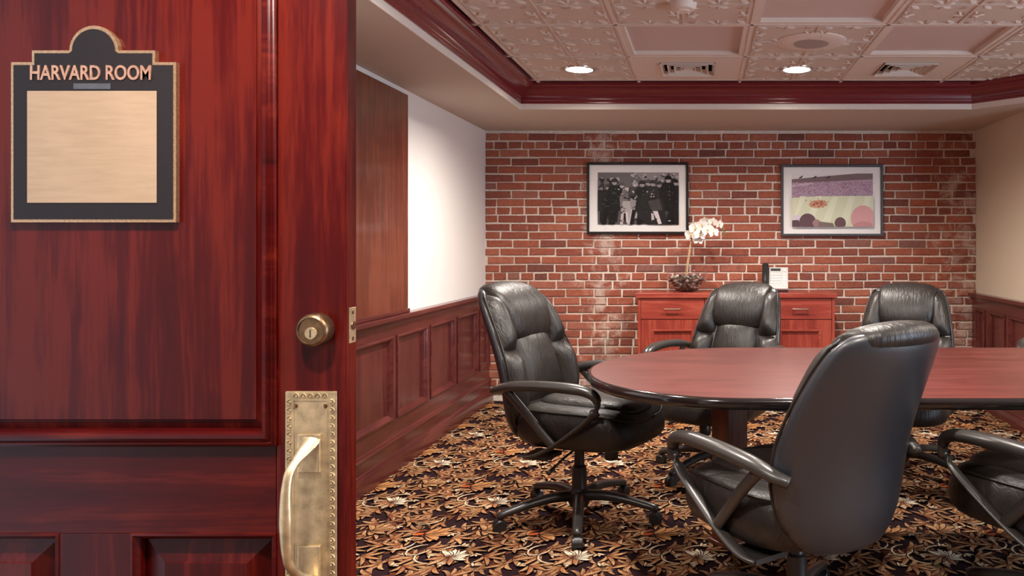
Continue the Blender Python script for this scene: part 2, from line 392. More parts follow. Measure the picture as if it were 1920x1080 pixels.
# brick wall
wb = struct(G().box(XL, XR+.1, YB+.008, YB+.12, 0, 2.4).build('wall_back', 'mortar'))
def bricks():
    rnd = random.Random(5); CO = .06306; J = .0140
    def variant(L, H):
        v = []; c = .0045; jt = lambda a: rnd.uniform(-a, a)
        for (sx, sz) in ((-1, -1), (1, -1), (1, 1), (-1, 1)): v.append((sx*L/2+jt(.003), .012, sz*H/2+jt(.002)))
        for (sx, sz) in ((-1, -1), (1, -1), (1, 1), (-1, 1)): v.append((v[len(v)-4][0], .001, v[len(v)-4][2]))
        for (sx, sz) in ((-1, -1), (1, -1), (1, 1), (-1, 1)): v.append((v[len(v)-4][0]-sx*c, -.0035+jt(.002), v[len(v)-4][2]-sz*c))
        f = [(8, 9, 10, 11)]
        for k in (0, 4):
            for i in range(4): j = (i+1) % 4; f.append((k+i, k+j, k+4+j, k+4+i))
        return v, f
    kinds = {}
    allb = []
    row = 0; z = 2.03
    while z > .02:
        header = row % 8 == 1
        step = .1065 if header else .2132
        x = XL-(rnd.uniform(.0, .03) if header else (.0 if row % 2 else .1066))+rnd.uniform(-.02, .02)
        while x < XR:
            st = step*rnd.uniform(.96, 1.04)
            a, b = max(x, XL+.004), min(x+st-J, XR-.004)
            if b-a > .03: allb.append(((a+b)/2, z+rnd.uniform(-.002, .002), b-a, CO-J+rnd.uniform(-.002, .002)))
            x += st
        z -= CO; row += 1
    # what stands before the wall hides these
    hide = [(-.92, -.11, 1.27, 1.84), (.57, 1.38, 1.25, 1.83), (-.5, .96, 0, .86), (-1.70, -1.35, 0, .92), (-1.35, -.5, 0, .4), (.95, 2.1, 0, .42), (1.2, 1.95, 0, .9)]
    def score(bk):
        x, z, l, h = bk
        s = l*h
        for (a, b, c, d) in hide:
            if a < x < b and c < z < d: s *= .1
        return s
    order = sorted(range(len(allb)), key=lambda i: -score(allb[i])); single = set(order[:300])
    g = G(); rv = []
    for i, (x, z, l, h) in enumerate(allb):
        if i in single:
            key = (round(l/.004), rnd.randrange(2))
            if key not in kinds:
                v, f = variant(round(l/.004)*.004, .0515)
                o = mesh('brick', v, f, 'brick', wb); kinds[key] = o.data
            else: o = bpy.data.objects.new('brick', kinds[key]); link(o, wb)
            o.location = (x, YB+rnd.uniform(-.002, .002), z); o.rotation_euler = (0, R(rnd.uniform(-.4, .4)), 0)
        else:
            v, f = variant(l, h); g.add([(p[0]+x, p[1]+YB, p[2]+z) for p in v], f); rv += [rnd.random()]*len(v)
    o = g.build('brick_remainder', 'brick_rest', wb); o['kind'] = 'stuff'
    at = o.data.attributes.new('rnd', 'FLOAT', 'POINT'); at.data.foreach_set('value', rv)
bricks()

# ceiling: deck, soffit, tiles, grid bars
ce = struct(G().box(XL-.1, XE+.1, YF-.1, YB+.1, 2.40, 2.46).build('ceiling', 'soffit_paint'))
TX0, TY1, TXC, TX1, TY0 = -1.196, 4.997, 1.723, 2.62, .7
g = G()
for poly in ([(XL, YF), (TX0, YF), (TX0, YB), (XL, YB)], [(TX0, TY1), (XR, TY1), (XR, YB), (TX0, YB)],
             [(TXC, TY1), (TX1, TY1-(TX1-TXC)), (TX1, TY0), (XE, TY0), (XE, YR), (XR, YR), (XR, TY1)], [(TX0, YF), (XE, YF), (XE, TY0), (TX0, TY0)]):
    g.prism(poly, ZS, 2.40)
g.build('soffit', 'soffit_paint', ce)
tray = [(TX0, TY0), (TX1, TY0), (TX1, TY1-(TX1-TXC)), (TXC, TY1), (TX0, TY1)]
z0 = ZS+.0345
cove = [(.028+.080*(1-math.cos(t)), z0+.030+.062*math.sin(t)) for t in np.linspace(0, PI/2, 9)]
prof = [(0, z0), (.010, z0), (.014, z0+.004), (.014, z0+.010), (.020, z0+.013), (.023, z0+.019), (.023, z0+.025), (.028, z0+.027)]+cove+[(.111, z0+.096), (.119, z0+.100), (.119, ZC+.004), (0, ZC+.004)]
o = sweep_poly(tray, prof).build('trim_1', 'crown_paint', None, 28); struct(o)
o = sweep_poly(tray, [(-.002, ZS-.001), (.004, ZS-.001), (.004, z0), (-.002, z0)]).build('soffit_edge', 'fixture_white', ce)
GX = [-1.05+.634*i for i in range(0, 7)]; GY = [4.813-.61*i for i in range(0, 8)]
def inset(x, y): return TX0+.03 < x < TX1-.03 and TY0+.03 < y < TY1-.03 and x+y < TXC+TY1-.05
# embossed tile
def tile_mesh():
    W, L = .622, .598; g = G(); t = .004
    g.box(-W/2, W/2, -L/2, L/2, 0, .008)
    def lf(x, y, a, ln, wd, bend, h=.007):
        k = 5; L1 = []
        for i in range(k+1):
            u = i/k; aa = a+bend*u
            cx = x+sum(math.cos(a+bend*(j+.5)/k)*ln/k for j in range(i)); cy = y+sum(math.sin(a+bend*(j+.5)/k)*ln/k for j in range(i))
            ww = wd*(math.sin(PI*(u*.85+.12)))**.8 if i < k else .001
            nx, ny = -math.sin(aa), math.cos(aa)
            L1.append([(cx+nx*ww, cy+ny*ww, 0), (cx, cy, -h*math.sin(PI*(.15+u*.8))), (cx-nx*ww, cy-ny*ww, 0)])
        v = [p for r in L1 for p in r]; f = []
        for i in range(k):
            q = i*3; f += [(q, q+1, q+4, q+3), (q+1, q+2, q+5, q+4)]
        g.add(v, f)
    for qx in (-1, 1):
        for qy in (-1, 1):
            cx, cy = qx*W/4, qy*L/4
            for k in range(4):
                a = k*PI/2; ex, ey = cx+math.cos(a)*.135, cy+math.sin(a)*.135
                for s, ln, b in ((0, .055, 0), (.55, .062, .8), (-.55, .062, -.8), (1.1, .05, 1.1), (-1.1, .05, -1.1)):
                    lf(ex, ey, a+PI+s, ln, .009, b)
                a2 = a+PI/4; fx, fy = cx+math.cos(a2)*.185, cy+math.sin(a2)*.185
                for s, ln, b in ((.35, .065, -.9), (-.35, .065, .9)): lf(fx, fy, a2+PI+s, ln, .010, b)
    for s in (-1, 1):
        g.box(-W/2+.01, W/2-.01, s*.006-.003, s*.006+.003, -.003, 0)
    g.box(-.004, .004, -L/2+.01, L/2-.01, -.004, 0)
    for s in (-1, 1):
        g.box(s*(W/2-.02)-.004, s*(W/2-.02)+.004, -L/2+.02, L/2-.02, -.003, 0); g.box(-W/2+.02, W/2-.02, s*(L/2-.02)-.004, s*(L/2-.02)+.004, -.003, 0)
    return g
tin = None; cof = None; ven = None
flat_t = {(1, 1), (3, 1), (2, 2), (4, 3), (0, 4), (2, 5)}; vent_t = {(1, 0), (3, 0), (1, 5), (3, 5)}
for i in range(6):
    for j in range(7):
        cx, cy = GX[i]+.317, GY[j]-.305
        if not (TX0 < cx < TX1+.2 and cy > TY0-.1): continue
        if cx+cy > TXC+TY1+.2: continue
        if (i, j) in flat_t:
            g = G(); W, L = .622, .598
            for (a, b, c, d) in ((-W/2, W/2, -L/2, -L/2+.03), (-W/2, W/2, L/2-.03, L/2), (-W/2, -W/2+.03, -L/2+.03, L/2-.03), (W/2-.03, W/2, -L/2+.03, L/2-.03)): g.box(a, b, c, d, 0, .03)
            t = g.build('tile', 'tile_plain', ce, loc=(cx, cy, ZC))
            G().box(-W/2+.028, W/2-.028, -L/2+.028, L/2-.028, .022, .03).build('lens', 'coffer_lens', t)
        elif (i, j) in vent_t:
            g = G(); W, L, a = .622, .598, .158
            for q in ((-W/2, W/2, -L/2, -a), (-W/2, W/2, a, L/2), (-W/2, -a, -a, a), (a, W/2, -a, a)): g.box(*q, 0, .008)
            g.build('tile', 'tile_plain', ce, loc=(cx, cy, ZC))
        else:
            if tin is None: tin = tile_mesh().build('tile', 'tile_paint', ce); o = tin
            else: o = bpy.data.objects.new('tile', tin.data); link(o, ce)
            o.location = (cx, cy, ZC); o.rotation_euler = (0, 0, PI*((i+j) % 2))
for x in GX:
    G().box(x-.008, x+.008, TY0+.05, TY1-.05, ZC-.003, ZC+.02).build('grid_bar', 'grid_paint', ce)
for y in GY:
    G().box(TX0+.05, min(TX1-.05, TXC+TY1-y-.03), y-.008, y+.008, ZC-.003, ZC+.02).build('grid_bar', 'grid_paint', ce)

# ------------------------------------------------------------------ ceiling fittings
def downlight(i, j, label):
    cx, cy = GX[i]+.317, GY[j]-.305
    t = empty('recessed_downlight', (cx, cy, ZC), 0, label, 'light', 'recessed downlights in the tiled ceiling')
    G().lathe([(.078, -.001), (.078, -.006), (.094, -.007), (.097, -.003), (.097, .0), (.078, .0)], 32).build('trim_ring', 'chrome', t, 40)
    G().lathe([(.001, -.004), (.077, -.004), (.077, -.001), (.001, -.001)], 32).build('lens', 'lamp_lens', t)
    l = bpy.data.lights.new('downlight_beam', 'SPOT'); l.energy = LAMP_W; l.color = (1, .915, .83); l.spot_size = R(158); l.spot_blend = .85; l.shadow_soft_size = .06
    o = bpy.data.objects.new('downlight_beam', l); link(o, t); o.location = (0, 0, -.012)
downlight(0, 0, 'lit round recessed ceiling light nearest the left crown moulding')
downlight(2, 0, 'lit round recessed ceiling light between the two square vents')
for (i, j, wh) in ((0, 3, 'over the left end of the table'), (2, 3, 'over the middle of the table'), (5, 2, 'over the chair by the right wainscot'), (5, 4, 'over the right end of the table'), (0, 6, 'in front of the open door'), (2, 6, 'straight above the viewer')):
    downlight(i, j, 'lit round recessed ceiling light out of view, '+wh)
def vent(i, j, label):
    cx, cy = GX[i]+.317, GY[j]-.305
    t = empty('ceiling_vent', (cx, cy, ZC), 0, label, 'vent', 'square louvred ceiling vents')
    a = .157; g = G()
    g.box(-a, a, -a, a, .07, .075)
    for q in ((-a, a, -a, -a+.003), (-a, a, a-.003, a), (-a, -a+.003, -a, a), (a-.003, a, -a, a)): g.box(*q, .006, .072)
    g.build('housing', 'slot_dark', t)
    for k, h in enumerate((.156, .118, .081, .045)):
        sq = [(-h, -h), (h, -h), (h, h), (-h, h)]
        sweep_poly(sq, [(0, -.010+.002*k), (.003, -.011+.002*k), (.017, .018+.002*k), (.014, .019+.002*k)]).build('louvre', 'tile_plain', t)
    G().box(-.026, .026, -.026, .026, -.002, .004, .001).build('centre_plate', 'tile_plain', t)
vent(1, 0, 'square louvred ceiling vent between the two lit downlights')
vent(3, 0, 'square louvred ceiling vent right of both lit downlights')
t = empty('ceiling_speaker', (GX[2]+.317, GY[1]-.305, ZC), 0, 'round perforated speaker plate set in an embossed ceiling tile', 'speaker')
G().lathe([(.001, -.012), (.085, -.012), (.11, -.011), (.165, -.008), (.176, -.004), (.176, 0), (.001, 0)], 48).build('plate', 'tile_plain', t, 40)
G().lathe([(.001, -.0135), (.088, -.0135), (.088, -.010), (.001, -.010)], 40).build('grille', 'speaker_mesh', t, 40)
for k in range(8):
    a = k*PI/4+.2; G().lathe([(.001, -.0125), (.004, -.0115), (.004, -.006)], 8, (.145*math.cos(a), .145*math.sin(a), 0)).build('screw', 'chrome', t)
p = px(1280, 6, 1.016*F/450)
t = empty('smoke_detector', (p.x, p.y, ZC), 0, 'small round cream detector on the ceiling above the orchid', 'detector')
G().lathe([(.001, -.034), (.03, -.034), (.05, -.028), (.058, -.012), (.06, 0), (.001, 0)], 32).build('body', 'tile_plain', t, 40)
G().lathe([(.02, -.036), (.028, -.037), (.03, -.034), (.02, -.034)], 24).build('sensor_cap', 'fixture_white', t, 40)

# ------------------------------------------------------------------ wainscots (u along the wall, n out of it)
def wainscot(par, side, org, U, Nv, u0, u1, stiles, top=.83):
    U = Vector(U); Nv = Vector(Nv); org = Vector(org)
    def mat4():
        M = Matrix.Identity(4)
        for r in range(3): M[r][0] = U[r]; M[r][1] = Nv[r]; M[r][2] = (0, 0, 1)[r]; M[r][3] = org[r]
        return M
    M = mat4(); T = lambda g: g.xf(M)
    T(G().box(u0, u1, .0, .010, .10, top-.02)).build('wainscot_back', 'wainscot_wood', par)
    T(G().box(u0, u1, .010, .032, .715, top-.03)).build('wainscot_rail', 'wainscot_wood_h', par)
    T(G().box(u0, u1, .010, .032, .15, .28)).build('wainscot_rail', 'wainscot_wood_h', par)
    prev = u0
    for (a, b) in stiles+[(u1, u1)]:
        if b > a: T(G().box(a, b, .010, .0318, .28, .715)).build('wainscot_stile', 'wainscot_wood', par)
        if a-prev > .05:
            T(G().box(prev, a, .010, .014, .28, .715)).build('wainscot_panel', 'wainscot_wood', par)
            # bolection moulding round the opening
            sq = [(prev, .28), (a, .28), (a, .715), (prev, .715)]
            pr = [(-.006, .030), (-.008, .036), (-.002, .041), (.006, .040), (.012, .033), (.016, .031), (.022, .022), (.026, .014), (.0, .014)]
            g = sweep_poly(sq, pr); g.v = [Vector((p.x, p.z, p.y)) for p in g.v]
            T(g).build('panel_moulding', 'wainscot_wood_h', par, 30)
        prev = b
    # chair rail cap and base mouldings
    cap = [(0, top-.055), (.034, top-.055), (.038, top-.045), (.046, top-.036), (.060, top-.028), (.066, top-.022), (.066, top-.006), (.060, top), (0, top)]
    g = G().prism([(n_, z_) for n_, z_ in cap], u0, u1, 'YZ'); T(g).build('chair_rail', 'wainscot_wood_h', par, 30)
    bp = [(0, .0), (.062, .0), (.062, .078), (.058, .086), (.050, .090), (.048, .098), (.042, .102), (.042, .158), (.048, .162), (.048, .170), (.042, .176), (.040, .184), (.033, .190), (0, .190)]
    g = G().prism(bp, u0, u1, 'YZ'); b = T(g).build('baseboard_'+side, 'wainscot_wood_h', None, 30); struct(b)
st = [(4.095+.508*k, 4.161+.508*k) for k in range(-5, 4)]
wainscot(wl, 'left', (XL, 0, 0), (0, 1, 0), (1, 0, 0), 1.60, YB-.004, [s for s in st if s[0] > 1.7 and s[1] < YB-.1])
wainscot(wr, 'right', (XR, 0, 0), (0, 1, 0), (-1, 0, 0), YR, YB-.004, [(YR, YR+.09), (5.22, 5.29), (5.60, 5.67), (YB-.09, YB-.004)], .835)
# flat wood panel hung over the left wainscot
pn = empty('wall_panel', (XL, 3.6, .83), 0, 'tall flat cherry wood panel on the white wall above the wainscot', 'panel')
G().box(.0, .030, -.9, .722, .004, 1.212, .003).build('board', 'panel_wood', pn)
G().box(.0, .042, -.9, .722, .000, .022, .004).build('ledge', 'wainscot_wood_h', pn)

# ------------------------------------------------------------------ open door (its outer face towards us)
DZ = 1.446; DT = .040
dr = struct(empty('door_1', (0, DZ, 0)))
def dX(x): return (x-PX)*DZ/F
def dZ(y): return CH-(y-PY)*DZ/F
DX0, DX1 = dX(-294), dX(651); DTOP = 2.03
def slab(name, x0, x1, z0_, z1_, mat, y0=0, y1=DT, bev=.001): return G().box(x0, x1, y0, y1, z0_, z1_, bev).build(name, mat, dr)
ST = dX(651)-dX(518)
slab('stile', DX0, DX0+ST, .01, DTOP, 'door_wood_v'); slab('stile', DX1-ST, DX1, .01, DTOP, 'door_wood_v', bev=.003)
i0, i1 = DX0+ST, DX1-ST
zr0, zr1 = dZ(1000), dZ(832)
slab('rail', i0, i1, DTOP-.13, DTOP, 'door_wood_h'); slab('rail', i0, i1, zr0, zr1, 'door_wood_h'); slab('rail', i0, i1, .01, .22, 'door_wood_h')
mu0, mu1 = dX(111), dX(246)
slab('mullion', mu0, mu1, .22, zr0, 'door_wood_v')
def dpanel(x0, x1, z0_, z1_, big):
    w_ = .045 if not big else .030                           # raised field with a sloping bevel
    e = .012
    v = []
    for (ins, y) in ((0, .020), (e, .020), (e+w_, .008 if not big else .012), (e+w_+.0015, .006 if not big else .010)):
        v += [(x0+ins, y, z0_+ins), (x1-ins, y, z0_+ins), (x1-ins, y, z1_-ins), (x0+ins, y, z1_-ins)]
    f = [(k*4+i, k*4+(i+1) % 4, k*4+4+(i+1) % 4, k*4+4+i) for k in range(3) for i in range(4)]+[(12, 13, 14, 15)]
    mesh('panel', v, f, 'door_wood_v', dr)
    sq = [(x0, z0_), (x1, z0_), (x1, z1_), (x0, z1_)]
    if big: pr = [(-.004, .0), (-.004, -.007), (.0, -.011), (.004, -.0115), (.006, -.009), (.008, -.010), (.013, -.014), (.019, -.013), (.023, -.008), (.025, -.001), (.026, .016), (.0, .016)]
    else: pr = [(-.001, .0), (.0, -.002), (.004, -.003), (.008, .0), (.010, .006), (.013, .008), (.014, .018), (.0, .018)]
    g = sweep_poly(sq, pr); g.v = [Vector((p.x, p.z, p.y)) for p in g.v]
    g.build('panel_moulding', 'door_wood_h', dr, 40)
dpanel(i0, i1, zr1, DTOP-.13, True)
dpanel(i0, mu0, .22, zr0, False); dpanel(mu1, i1, .22, zr0, False)
# deadbolt, its edge plate, pull handle
db = G().lathe([(.001, 0), (.0305, 0), (.031, .004), (.0305, .022), (.028, .027), (.0245, .029), (.024, .0265), (.001, .0265)], 36, (dX(597), 0, dZ(617)), 'Y').build('deadbolt', 'brass_dark', dr, 35)
kx, kz = dX(597), dZ(617)
G().lathe([(.001, .030), (.0105, .030), (.0115, .0275), (.0115, .026), (.001, .026)], 24, (kx, 0, kz-.005), 'Y').build('key_plug', 'brass_aged', db, 35)
G().box(kx-.0011, kx+.0011, -.0306, -.029, kz-.012, kz+.002).build('keyhole', 'slot_dark', db)
ep = G().box(DX1-.001, DX1+.0016, .007, .033, dZ(645), dZ(578), .0006).build('edge_plate', 'brass_aged', dr)
for z in (dZ(587), dZ(637)): G().lathe([(.001, .0028), (.004, .0022), (.0045, .001)], 12, (DX1, .020, z), 'X').build('screw', 'brass_dark', ep)
G().lathe([(.001, .004), (.008, .004), (.0085, .001)], 20, (DX1, .020, dZ(612)), 'X').build('bolt', 'brass_dark', ep)
pl0, pl1, pt, pb = dX(537), dX(633), dZ(733), dZ(1166)
ph = G().box(pl0, pl1, -.005, .0, pb, pt, .0018).build('pull_handle', 'brass_aged', dr)
g = G()                                                       # egg-and-dart edging
def egg(cx, cz, ang):
    pts = []; 
    for k in range(9):
        a = PI*k/8; pts.append((math.cos(a)*.0052, math.sin(a)*.0068-.002))
    ca, sa = math.cos(ang), math.sin(ang)
    path = [(cx+p*ca-q*sa, -.0055, cz+p*sa+q*ca) for p, q in pts]
    g.sweep(path, .0012, .0016, (0, -1, 0), 6)
    g.lathe([(.0001, .0026), (.0018, .0022), (.0026, .0008), (.0028, 0)], 8, (cx+.001*sa, -.005, cz-.001*ca), 'Y', False)
z = pt-.020
while z > pb+.012:
    egg(pl0+.0085, z, PI/2); egg(pl1-.0085, z, -PI/2); z -= .0152
for k in range(5): egg(pl0+.021+k*.0134, pt-.0085, 0); egg(pl0+.021+k*.0134, pb+.0085, PI)
for x in (pl0+.0165, pl1-.0165): g.box(x-.0006, x+.0006, -.0062, -.004, pb+.016, pt-.016)
for z in (pt-.0165, pb+.0165): g.box(pl0+.0165, pl1-.0165, -.0062, -.004, z-.0006, z+.0006)
g.build('egg_and_dart_edge', 'brass_aged', ph, 40)
cxh = dX(584)
for zt, s in ((dZ(848), 1), (dZ(1056), -1)):
    bm_ = G().box(cxh-.021, cxh+.021, -.011, -.004, zt-.036, zt+.036, .002)
    bm_.build('foot', 'brass_aged', ph)
for x in (pl0+.020, pl1-.020):
    for z in (pt-.027, pb+.027): G().lathe([(.001, .0022), (.004, .0016), (.0045, 0)], 12, (x, -.005, z), 'Y').build('screw', 'brass_dark', ph)
path = catmull([(cxh+.004, -.008, dZ(822)), (cxh+.002, -.022, dZ(834)), (cxh-.006, -.042, dZ(852)), (cxh-.010, -.060, dZ(872)), (cxh-.011, -.068, dZ(905)), (cxh-.010, -.071, dZ(955)), (cxh-.010, -.068, dZ(1002)), (cxh-.009, -.060, dZ(1035)), (cxh-.003, -.040, dZ(1062)), (cxh+.003, -.020, dZ(1076)), (cxh+.005, -.008, dZ(1084))], 5)
n_ = len(path); ra = [interp([0, .08, .2, .35, .5, .65, .8, .92, 1], [.019, .014, .0085, .0085, .0115, .0085, .0085, .014, .019], i/(n_-1)) for i in range(n_)]
rb = [interp([0, .1, .2, .35, .5, .65, .8, .9, 1], [.008, .006, .0065, .007, .0085, .007, .0065, .006, .008], i/(n_-1)) for i in range(n_)]
G().sweep(path, ra, rb, (0, -1, 0), 12).build('grip', 'brass_aged', ph, 60)
for z in (.25, 1.05, 1.85):
    G().lathe([(.007, -.05), (.007, .05)], 12, (DX0-.006, .02, z)).build('hinge', 'brass_dark', dr)

# ------------------------------------------------------------------ room sign on the door
SY = .011
def sx_(x): return (x-PX)*(DZ+.006)/F
def sz_(y): return CH-(y-PY)*(DZ+.006)/F
sg = empty('room_sign', (0, DZ, 0), 0, 'dark room name plaque with arched top and blank gold panel on the door', 'sign')
def outline(o):
    L, Rr, B = 26+o, 334-o, 417-o; pts = [(L, B), (Rr, B), (Rr, 118+o), (295-o, 118+o), (295-o, 96+o), (226, 96+o)]
    r = 45.5-o; th0 = math.asin(min(1, o/r)) if o else 0
    for k in range(17):
        a = PI*k/16; pts.append((180.5+r*math.cos(a), 96+o*.2-r*math.sin(a)*1.02))
    pts += [(135, 96+o), (65+o, 96+o), (65+o, 118+o), (L, 118+o)]
    return [(sx_(x), sz_(y)) for x, y in pts]
y_face = .010                                                # the panel's front lies 10 mm behind the stile face
G().prism(outline(0), y_face-.010, y_face, 'XZ').build('border', 'bronze_border', sg)
G().prism(outline(5.5), y_face-.0112, y_face-.002, 'XZ').build('plate', 'plaque_dark', sg)
G().box(sx_(58), sx_(299), y_face-.0128, y_face-.010, sz_(381), sz_(172), .0008).build('gold_panel', 'gold_sheet', sg)
G().box(sx_(144), sx_(213), y_face-.0124, y_face-.010, sz_(169), sz_(158), .0008).build('name_bar', 'frame_grey', sg)
def text_mesh(txt, x0, x1, ztop, zbot, y, ext, mat, name, parent, bold=.0):
    cu = bpy.data.curves.new('txt', 'FONT'); cu.body = txt; cu.size = 1; cu.extrude = .02; cu.offset = bold; cu.resolution_u = 4
    ob = bpy.data.objects.new('txt', cu); COL.objects.link(ob)
    dg = bpy.context.evaluated_depsgraph_get(); me = bpy.data.meshes.new_from_object(ob.evaluated_get(dg))
    bpy.data.objects.remove(ob); bpy.data.curves.remove(cu)
    co = np.empty(len(me.vertices)*3); me.vertices.foreach_get('co', co); co = co.reshape(-1, 3)
    mn, mx = co.min(0), co.max(0)
    out = np.empty_like(co)
    out[:, 0] = x0+(co[:, 0]-mn[0])/(mx[0]-mn[0])*(x1-x0); out[:, 2] = zbot+(co[:, 1]-mn[1])/(mx[1]-mn[1])*(ztop-zbot)
    out[:, 1] = y-(co[:, 2]-mn[2])/(mx[2]-mn[2])*ext
    me.vertices.foreach_set('co', out.ravel()); me.update(); me.materials.clear(); me.materials.append(MATS[mat]); me.name = name
    o = bpy.data.objects.new(name, me); return link(o, parent)
text_mesh('HARVARD ROOM', sx_(64), sx_(289), sz_(124), sz_(152), y_face-.0110, .0022, 'copper_letters', 'lettering', sg, .018)

# ------------------------------------------------------------------ conference table
TC = (.149, 3.032); TR = .604; TXE = 2.03; TZ = -.015
tb = empty('conference_table', (TC[0], TC[1], TZ), 0, 'long racetrack shaped conference table with reddish top and black edge', 'table')
def race(r, n=40):
    return [(r*math.cos(a), r*math.sin(a)) for a in np.linspace(PI/2, 3*PI/2, n)]+[(TXE-TC[0]+r*math.cos(a), r*math.sin(a)) for a in np.linspace(-PI/2, PI/2, n)]
G().prism(race(TR-.014), .712, .740).build('table_top', 'table_wood', tb)
sweep_poly(race(TR-.014), [(0, .7395), (-.006, .7395), (-.012, .736), (-.0155, .728), (-.016, .718), (-.012, .708), (-.004, .703), (0, .703)]).build('edge_band', 'black_gloss', tb, 40)
G().prism(race(TR-.03), .700, .712).build('underside', 'frame_black', tb)
G().prism(race(TR-.34), .655, .70).build('apron', 'frame_black', tb)
for cx in (-.05, 1.75):
    M = Matrix.Translation((cx, .10, 0)) @ Matrix.Rotation(R(38), 4, 'Z')
    G().box(-.052, .052, -.052, .052, .018-TZ, .655, .004).xf(M).build('pedestal', 'pedestal_wood', tb)
    G().box(-.064, .064, -.064, .064, -TZ, .020-TZ, .004).xf(M).build('pedestal_shoe', 'pedestal_wood', tb)

# ------------------------------------------------------------------ leather chair (forward = +x)
BZ = [.345, .42, .52, .63, .74, .845, .915, .958, .972]
BXc = [-.238, -.245, -.250, -.272, -.315, -.365, -.402, -.425, -.435]
BW = [.180, .250, .270, .270, .256, .236, .218, .185, .140]
BT = [.032, .054, .060, .060, .060, .056, .050, .040, .024]
def bk(z): return interp(BZ, BXc, z), interp(BZ, BW, z), interp(BZ, BT, z)
WRAP = .062
def make_chair():
    t = empty('office_chair')
    # base
    G().lathe([(.001, .06), (.038, .06), (.046, .075), (.046, .125), (.036, .135), (.033, .145), (.031, .235), (.024, .24), (.022, .245), (.022, .30), (.001, .30)], 24).build('column', 'black_plastic', t, 40)
    G().lathe([(.03, .276), (.05, .280), (.052, .288), (.048, .296), (.001, .296)], 24).build('collar', 'arm_plastic', t, 40)
    for k in range(5):
        path = catmull([(.030, 0, .108), (.11, 0, .112), (.20, 0, .102), (.285, 0, .084), (.335, 0, .072), (.352, 0, .062)], 3)
        n = len(path); ra = [interp([0, .5, .9, 1], [.026, .022, .020, .012], i/(n-1)) for i in range(n)]; rb = [interp([0, .5, .85, 1], [.024, .018, .016, .010], i/(n-1)) for i in range(n)]
        l = G().sweep(path, ra, rb, (0, 0, 1), 10).build('leg', 'arm_plastic', t, 60); l.rotation_euler = (0, 0, 2*PI*k/5); l['spoke'] = k
        g = G()
        for s in (-1, 1):
            g.lathe([(.001, s*.006), (.024, s*.006), (.027, s*.010), (.027, s*.019), (.023, s*.023), (.012, s*.0235), (.001, s*.0225)], 20, (.345, 0, .027), 'Y')
        hood = []
        for i in range(9):
            a = PI*(-.08+1.12*i/8); hood.append((.345+.030*math.cos(a), .027+.031*math.sin(a)))
        hi = [(.345+.026*math.cos(PI*(-.08+1.12*i/8)), .027+.027*math.sin(PI*(-.08+1.12*i/8))) for i in range(8, -1, -1)]
        g.prism(hood+hi, -.012, .012, 'XZ'); g.lathe([(.008, .05), (.008, .075)], 10, (.345, 0, 0))
        g.build('caster', 'black_plastic', l, 35)
    # mechanism, knob, lever
    G().box(-.12, .14, -.07, .07, .292, .330, .006).build('mechanism', 'black_plastic', t)
    G().lathe([(.001, 0), (.026, 0), (.030, .006), (.030, .05), (.027, .056), (.012, .06)], 20, (.16, 0, .245)).build('tension_knob', 'black_plastic', t, 40)
    g = G().sweep([(.04, -.07, .305), (.035, -.17, .285), (.03, -.24, .262)], .005, .005, n=8); g.sweep([(.03, -.23, .266), (.027, -.285, .246)], [.006, .009], [.006, .008], n=8)
    g.build('lever', 'black_plastic', t, 40)
    # seat
    def sup(rx, ry, z, cx=.065, e=3.2, dz=None):
        o = []
        for k in range(28):
            a = 2*PI*k/28; c, s = math.cos(a), math.sin(a)
            x = cx+rx*math.copysign(abs(c)**(2/e), c); y = ry*math.copysign(abs(s)**(2/e), s)
            o.append(Vector((x, y, z+(dz(x, y) if dz else 0))))
        return o
    fall = lambda x, y: -.035*max(0, (x-.21)/.14)**2+.010*(abs(y)/.25)**2
    rings = [sup(.20, .18, .325), sup(.275, .245, .331), sup(.296, .266, .360), sup(.300, .270, .415, dz=fall), sup(.285, .255, .470, dz=fall), sup(.255, .23, .492, dz=fall), sup(.20, .18, .496, dz=fall), sup(.10, .09, .494), sup(.01, .01, .493)]
    G().loft(rings).build('seat', 'leather', t, 180, 1)
    rings = [sup(.235, .165, .478, .085, 3.4, fall), sup(.238, .168, .490, .085, 3.4, fall), sup(.222, .155, .512, .085, 3.4, fall), sup(.17, .12, .522, .085, 3.4, fall), sup(.08, .06, .523, .085), sup(.008, .008, .522, .085)]
    G().loft(rings).build('seat_pad', 'leather', t, 180, 1)
    g = G().sweep([*sup(.284, .252, .474, dz=fall), sup(.284, .252, .474, dz=fall)[0]], .0045, n=6); g.build('seat_piping', 'leather', t, 180)
    # back shell
    rings = []
    zs = [.331, .338]+BZ+[.978]
    for i, z in enumerate(zs):
        xc, w_, th = bk(min(max(z, BZ[0]), BZ[-1])); 
        if i == 0: w_ *= .6; th *= .3
        if i == 1: w_ *= .88; th *= .75
        if i == len(zs)-1: w_ *= .75; th *= .4; xc -= .003
        dz_ = .25
        ring = []
        for k in range(24):
            a = 2*PI*k/24; c, s = math.cos(a), math.sin(a)
            y = w_*math.copysign(abs(c)**.86, c); nn = th*math.copysign(abs(s)**.92, s)
            fx = nn+WRAP*(y/.26)**2
            ring.append(Vector((xc+fx*.95, y, z+fx*.30)))
        rings.append(ring)
    G().loft(rings).build('back_shell', 'leather_shell', t, 180, 1)
